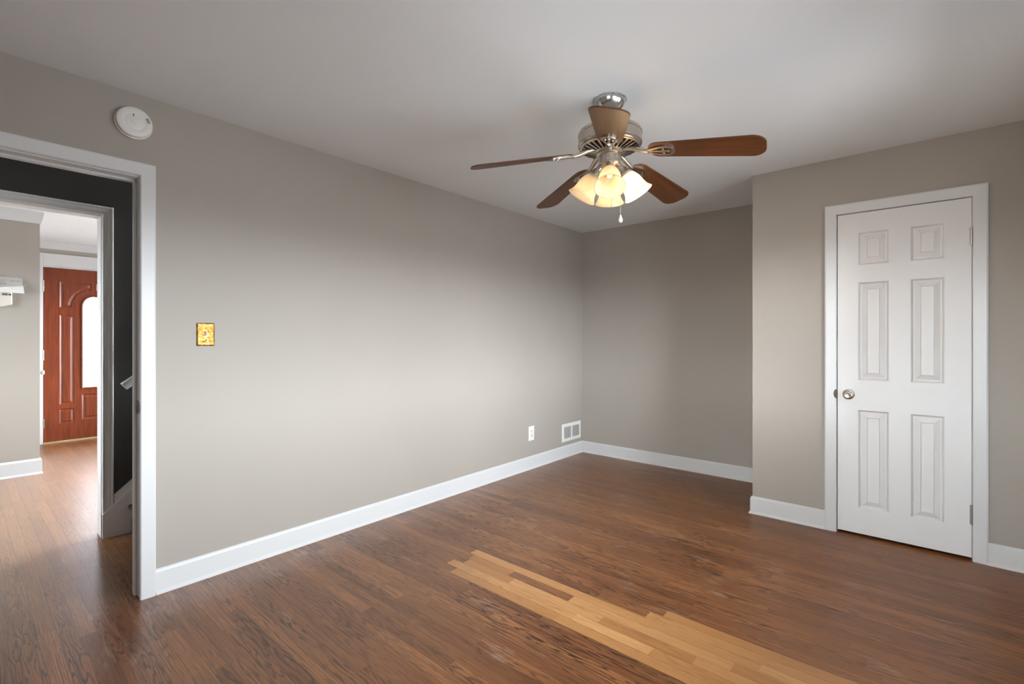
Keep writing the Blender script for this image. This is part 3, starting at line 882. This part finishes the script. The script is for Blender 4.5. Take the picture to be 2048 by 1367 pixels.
for zz, mm in ((1.313, 'brass'), (1.2525, 'bronze')):
    mk = Matrix.Translation((.0073, .8625, zz)) @ Matrix.Rotation(R(90), 4, 'Y')
    child('screw', lathe(bmesh.new(), [(0, 0), (.0036, 0), (.0036, .0008), (.002, .0016), (0, .0017)], mk, 16), mm, sw, smooth=True)

ot = empty('wall_outlet', (0, 3.648, .34))
tag(ot, 'white duplex outlet low on the long wall left of the vent', 'outlet')
y0, y1, z0, z1 = 3.603, 3.694, .270, .412
y0, y1, z0, z1 = 3.608, 3.690, .272, .410
bm = bmesh.new()
pa, pb = rect(y0, z0, y1, z1), inset(rect(y0, z0, y1, z1), .004)
a = [bm.verts.new((0, *p)) for p in pa]; a2 = [bm.verts.new((.003, *p)) for p in pa]; b = [bm.verts.new((.006, *p)) for p in pb]
for r0, r1 in ((a, a2), (a2, b)):
    for i in range(4): bm.faces.new((r0[i], r0[(i+1)%4], r1[(i+1)%4], r1[i]))
bm.faces.new(b)
child('plate', bm, 'plastic', ot)
for zc in (.3615, .3205):
    bm = bmesh.new()
    pr = [(3.649 + .0165*math.cos(t_), zc + max(-.0135, min(.0135, .0172*math.sin(t_)))) for t_ in [2*math.pi*i/28 for i in range(28)]]
    a = [bm.verts.new((.006, *p)) for p in pr]; b = [bm.verts.new((.0085, *p)) for p in pr]
    bm.faces.new(b)
    for i in range(28): bm.faces.new((a[i], a[(i+1)%28], b[(i+1)%28], b[i]))
    rc = child('receptacle', bm, 'plastic2', ot)
    sl_ = obj('slots', boxes(((.0084, 3.6415, zc-.001), (.0089, 3.6435, zc+.007)), ((.0084, 3.6545, zc-.001), (.0089, 3.6565, zc+.006)), ((.0084, 3.6475, zc-.010), (.0089, 3.6505, zc-.006))), 'bronze', rc)
mk = Matrix.Translation((.006, 3.649, .341)) @ Matrix.Rotation(R(90), 4, 'Y')
child('screw', lathe(bmesh.new(), [(0, 0), (.003, 0), (.003, .0008), (0, .0014)], mk, 14), 'plastic2', ot, smooth=True)

# wall register
vt = empty('wall_vent', (0, 4.355, .26))
tag(vt, 'white louvred wall vent low in the corner beside the outlet', 'vent')
y0, y1, z0, z1 = 4.172, 4.536, .1625, .3525
bm = bmesh.new()
fr = [(0, 0), (.0, .003), (.012, .008), (.028, .009), (.034, .006), (.034, 0)]
pth = [(y0, z0), (y1, z0), (y1, z1), (y0, z1)]
rings = []
for o_, h_ in fr: rings.append([bm.verts.new((h_, *p)) for p in inset(pth, o_)])
rings2 = rings
for a, b in zip(rings2, rings2[1:]):
    for i in range(4): bm.faces.new((a[i], a[(i+1)%4], b[(i+1)%4], b[i]))
ym = (y0+y1)/2 - .003
box(bm, (0.001, ym-.010, z0+.03), (.008, ym+.010, z1-.03))
child('frame', bm, 'plastic', vt)
bm = boxes(((.0003, y0+.03, z0+.03), (.0012, y1-.03, z1-.03)))
child('duct_opening', bm, 'dark', vt)
for ya, yb in ((y0+.035, ym-.010), (ym+.010, y1-.035)):
    n_ = 11
    for i in range(n_):
        zc = z0+.038 + (z1-z0-.076)*i/(n_-1)
        bm = bmesh.new()
        v = [bm.verts.new(c) for c in ((.0015, ya, zc+.0012), (.0082, ya, zc-.0022), (.0082, yb, zc-.0022), (.0015, yb, zc+.0012),
                                       (.0015, ya, zc+.0026), (.0086, ya, zc-.0004), (.0086, yb, zc-.0004), (.0015, yb, zc+.0026))]
        for f in ((0,1,2,3),(4,5,6,7),(0,1,5,4),(1,2,6,5),(2,3,7,6),(3,0,4,7)): bm.faces.new([v[k] for k in f])
        child('louvre', bm, 'plastic', vt)

# smoke alarm
sm = empty('smoke_alarm', (0, .557, 2.29))
tag(sm, 'round white smoke alarm on the wall above the doorway corner', 'smoke alarm')
mk = Matrix.Translation((0, .557, 2.290)) @ Matrix.Rotation(R(90), 4, 'Y')
child('base', lathe(bmesh.new(), [(0, 0), (.074, 0), (.075, .004), (.074, .012), (.070, .015), (.066, .016), (0, .016)], mk, 56), 'plastic', sm, smooth=True)
child('cover', lathe(bmesh.new(), [(.060, .016), (.060, .020), (.068, .023), (.0705, .027), (.069, .034), (.064, .038), (.040, .0395), (.0385, .0388), (.037, .0396), (0, .040)], mk, 56), 'plastic', sm, smooth=True)
bm = lathe(bmesh.new(), [(0, .040), (.0165, .040), (.0165, .0415), (.015, .0422), (0, .0424)], mk @ Matrix.Translation((0, .002, 0)), 32)
child('test_button', bm, 'plastic', sm, smooth=True)
child('indicator_slot', boxes(((.040, .5495, 2.314), (.0406, .5525, 2.325))), 'bronze', sm)
bm = bmesh.new()
for k in range(3):
    pts = []
    for i in range(7):
        a_ = R(8 + i*4.2); rr = .049 + k*.005
        pts.append((.0398 - k*.0006, .557 + rr*math.cos(a_), 2.290 + rr*math.sin(a_)))
    tube(bm, pts, .0011, 6)
child('sounder_slot', bm, 'bronze', sm)

# ------------------------------------------------------------------ ceiling fan
FXc, FYc = 1.700, 2.111
fan = empty('ceiling_fan', (FXc, FYc, H))
tag(fan, 'brushed nickel five blade ceiling fan with four lit glass shades', 'ceiling fan')
def fpart(name, bm, m, parent=fan, smooth=True, matrix=None, **k):
    return obj(name, bm, m, parent, smooth=smooth, matrix=matrix, **k)
fpart('canopy', lathe(bmesh.new(), [(0, -.001), (.076, -.001), (.077, -.006), (.075, -.016), (.068, -.030), (.056, -.044), (.043, -.053), (.036, -.056), (.034, -.062), (.016, -.064), (0, -.064)], seg=64), 'steel')
# torn paint and filler round the canopy
bm = bmesh.new()
for i in range(110):
    a_ = 2*math.pi*i/110 + random.uniform(-.03, .03)
    rr = .076 + random.uniform(0, .006); s_ = random.uniform(.002, .0048)
    mtx = Matrix.Translation((rr*math.cos(a_), rr*math.sin(a_), -random.uniform(.001, .005))) @ Matrix.Rotation(a_, 4, 'Z') @ Matrix.Rotation(random.uniform(-.6, .6), 4, 'X')
    vs = [bm.verts.new(mtx @ Vector((x*s_*random.uniform(.6, 1.2), y*s_*random.uniform(.6, 1.4), z*s_*.5))) for x, y, z in ((-1,-1,-1),(1,-1,-1),(1,1,-1),(-1,1,-1),(-1,-1,1),(1,-1,1),(1,1,1),(-1,1,1))]
    for f in ((0,3,2,1),(4,5,6,7),(0,1,5,4),(1,2,6,5),(2,3,7,6),(3,0,4,7)): bm.faces.new([vs[k] for k in f])
cr = fpart('torn_ceiling_edge', bm, 'crumb', smooth=False); cr['label'] = 'ragged torn paint around the canopy'
fpart('downrod', lathe(bmesh.new(), [(0, -.06), (.0135, -.06), (.0135, -.150), (0, -.150)], seg=24), 'nickel')
fpart('motor_housing', lathe(bmesh.new(), [(0, -.138), (.030, -.138), (.034, -.146), (.105, -.149), (.138, -.153), (.150, -.158), (.1535, -.164), (.1535, -.168), (.1565, -.170), (.1565, -.176), (.1535, -.178),
      (.1535, -.216), (.1560, -.219), (.1560, -.224), (.151, -.229), (.147, -.231), (.149, -.235), (.146, -.239), (.138, -.242)], seg=72), 'nickel')
fpart('motor_underside', lathe(bmesh.new(), [(.140, -.232), (.10, -.236), (.058, -.246), (0, -.246)], seg=48), 'dark')
NR = 30
rib = bmesh.new()
v = [rib.verts.new(c) for c in ((.070, -.0035, -.262), (.140, -.0048, -.243), (.140, .0048, -.243), (.070, .0035, -.262), (.070, -.0035, -.255), (.140, -.0048, -.236), (.140, .0048, -.236), (.070, .0035, -.255))]
for f in ((0,3,2,1),(4,5,6,7),(0,1,5,4),(1,2,6,5),(2,3,7,6),(3,0,4,7)): rib.faces.new([v[k] for k in f])
r0 = fpart('vent_rib', rib, 'nickel', smooth=False)
for i in range(1, NR):
    c = r0.copy(); COL.objects.link(c); c.parent = fan; c.matrix_local = Matrix.Rotation(2*math.pi*i/NR, 4, 'Z')
fpart('switch_housing', lathe(bmesh.new(), [(.040, -.250), (.072, -.252), (.074, -.258), (.066, -.262), (.066, -.272), (.058, -.276), (.053, -.278), (.053, -.312), (.055, -.314), (.055, -.319),
      (.051, -.324), (.040, -.336), (.022, -.344), (0, -.346)], seg=56), 'nickel')
# lamps
SH_TILT = R(31)
lamp_base = R(-61)     # one shade faces the viewer's side of the room
POW = {0: .32, 1: 18.0, 2: .26, 3: .26}
for k in range(4):
    a_ = lamp_base + k*math.pi/2
    mz = Matrix.Rotation(a_, 4, 'Z')
    ax = mz @ Matrix.Translation((.066, 0, -.352)) @ Matrix.Rotation(-SH_TILT, 4, 'Y') @ Matrix.Rotation(math.pi, 4, 'X')  # local +z = outwards/down
    arm = bmesh.new()
    tube(arm, [mz @ Vector(p) for p in ((.030, 0, -.318), (.042, 0, -.326), (.052, 0, -.336), (.064, 0, -.352))], [.013, .013, .014, .016], 14)
    lathe(arm, [(0, -.012), (.016, -.012), (.021, -.004), (.024, .010), (.030, .022), (.0345, .030), (.0345, .036), (.0, .036)], ax, 32)
    fpart('lamp_arm', arm, 'nickel')
    gl_ = [(.030, .018), (.034, .028), (.043, .046), (.050, .064), (.053, .082), (.055, .100), (.059, .116), (.066, .130), (.074, .140)]
    inner = [(r_-.0035, z_) for r_, z_ in gl_][::-1]
    bm = lathe(bmesh.new(), gl_ + inner, ax, 48)
    sh = fpart('glass_shade', bm, 'shade')
    bs = 1.0 if k == 1 else .62
    bm = lathe(bmesh.new(), [(0, .030), (.012, .030), (.013, .036+.008*bs), (.020*bs, .030+.028*bs), (.0245*bs, .030+.044*bs), (.022*bs, .030+.060*bs), (.012*bs, .030+.071*bs), (0, .030+.074*bs)], ax, 24)
    bl = fpart('bulb', bm, 'bulb' if k == 1 else 'dim_bulb', parent=sh)
    L = bpy.data.lights.new('lamp_light', 'POINT'); L.energy = POW[k]; L.color = (1, .70, .42); L.shadow_soft_size = .03
    lo = bpy.data.objects.new('lamp_light', L); COL.objects.link(lo); lo.parent = fan
    lo.location = ax @ Vector((0, 0, .115 if k == 1 else .130))
# blades
def blade_mesh():
    bm = bmesh.new()
    up, dn = [], []
    x0, x1 = .190, .692
    def half(x):
        return .058 + (.078-.058)*((x-x0)/(x1-x0))
    pts = []
    rr = .056
    # right side going out, rounded tip, left side back, rounded root
    def corner(cx, cy, r_, a0, a1, n=9):
        return [(cx+r_*math.cos(a0+(a1-a0)*i/n), cy+r_*math.sin(a0+(a1-a0)*i/n)) for i in range(n+1)]
    ht, h0 = half(x1), half(x0); r0_ = .05
    pts += corner(x0+r0_, -h0+r0_, r0_, -math.pi, -math.pi/2)
    pts += corner(x1-rr, -ht+rr, rr, -math.pi/2, 0)
    pts += corner(x1-rr, ht-rr, rr, 0, math.pi/2)
    pts += corner(x0+r0_, h0-r0_, r0_, math.pi/2, math.pi)
    pi_ = inset(pts, .0015)
    layers = [(pi_, -.003), (pts, -.0015), (pts, .0015), (pi_, .003)]
    rings = [[bm.verts.new((x, y, z)) for x, y in p] for p, z in layers]
    for a, b in zip(rings, rings[1:]):
        for i in range(len(a)): bm.faces.new((a[i], a[(i+1)%len(a)], b[(i+1)%len(a)], b[i]))
    bm.faces.new(rings[0][::-1]); bm.faces.new(rings[-1])
    return bm
def iron_mesh():
    # flat loop bracket under the blade with an arm back to the motor
    bm = bmesh.new()
    z0, z1 = -.0105, -.0032
    def ring(outer, inner):
        n = len(outer)
        A = [[bm.verts.new((x, y, z)) for x, y in p] for p, z in ((outer, z0), (outer, z1), (inner, z1), (inner, z0))]
        for k in range(4):
            a, b = A[k], A[(k+1)%4]
            for i in range(n): bm.faces.new((a[i], a[(i+1)%n], b[(i+1)%n], b[i]))
    def drop(s, dx):
        pts = []
        for i in range(40):
            t_ = 2*math.pi*i/40
            x = .235 + dx + s*.062*math.cos(t_)
            wd = .040*s*(1 + .55*math.cos(t_))*math.sin(t_)*.72
            pts.append((x, wd))
        return pts
    ring(drop(1.18, .006), drop(.84, .012))
    box(bm, (.185, -.007, z0), (.205, .007, z1))
    box(bm, (.205, -.006, z0+.001), (.285, .006, z1))
    # arm
    tube(bm, [(.060, 0, .012), (.085, 0, .016), (.115, 0, .012), (.150, 0, .000), (.190, 0, -.007)], [.012, .013, .013, .011, .009], 12)
    for sx, sy in ((.262, .017), (.262, -.017), (.285, 0)):
        lathe(bm, [(0, z0-.004), (.004, z0-.003), (.005, z0), (.005, z1)], Matrix.Translation((sx, sy, 0)), 12)
    return bm
DROOP, PITCH = R(9.0), R(-12.5)
first = None
for k in range(5):
    a_ = R(10.7 + 72*k)
    mt = Matrix.Rotation(a_, 4, 'Z') @ Matrix.Translation((.19, 0, -.283)) @ Matrix.Rotation(DROOP, 4, 'Y') @ Matrix.Rotation(PITCH, 4, 'X') @ Matrix.Translation((-.19, 0, 0))
    if first is None:
        bl = fpart('blade', blade_mesh(), 'blade', smooth=False, matrix=mt)
        ir = fpart('blade_bracket', iron_mesh(), 'nickel', parent=bl)
        ir['label'] = 'brushed nickel loop bracket'
        first = (bl, ir)
    else:
        bl = first[0].copy(); COL.objects.link(bl); bl.parent = fan; bl.matrix_local = mt
        ir = first[1].copy(); COL.objects.link(ir); ir.parent = bl
# pull chains
rv = Vector((math.cos(R(YAW)), math.sin(R(YAW)), 0)); fv = Vector((-math.sin(R(YAW)), math.cos(R(YAW)), 0))
def chain(p, z0, z1, pend):
    bm = bmesh.new()
    n_ = int((z0-z1)/.0042)
    for i in range(n_):
        z = z0 - (z0-z1)*i/n_
        bmesh.ops.create_icosphere(bm, subdivisions=1, radius=.0019, matrix=Matrix.Translation((p.x, p.y, z)))
    tube(bm, [(p.x, p.y, z0), (p.x, p.y, z1)], .0007, 5)
    c = fpart('pull_chain', bm, 'nickel')
    if pend:
        bm = lathe(bmesh.new(), [(0, z1+.004), (.0025, z1+.003), (.0035, z1-.002), (.008, z1-.014), (.0105, z1-.022), (.0095, z1-.030), (.005, z1-.035), (0, z1-.036)], Matrix.Translation((p.x, p.y, 0)), 20)
        o = fpart('pendant', bm, 'plastic', parent=c); o['label'] = 'white teardrop pull knob'
chain(rv*.047 - fv*.028, -.305, -.578, True)
chain(rv*-.002 - fv*.055, -.300, -.545, False)
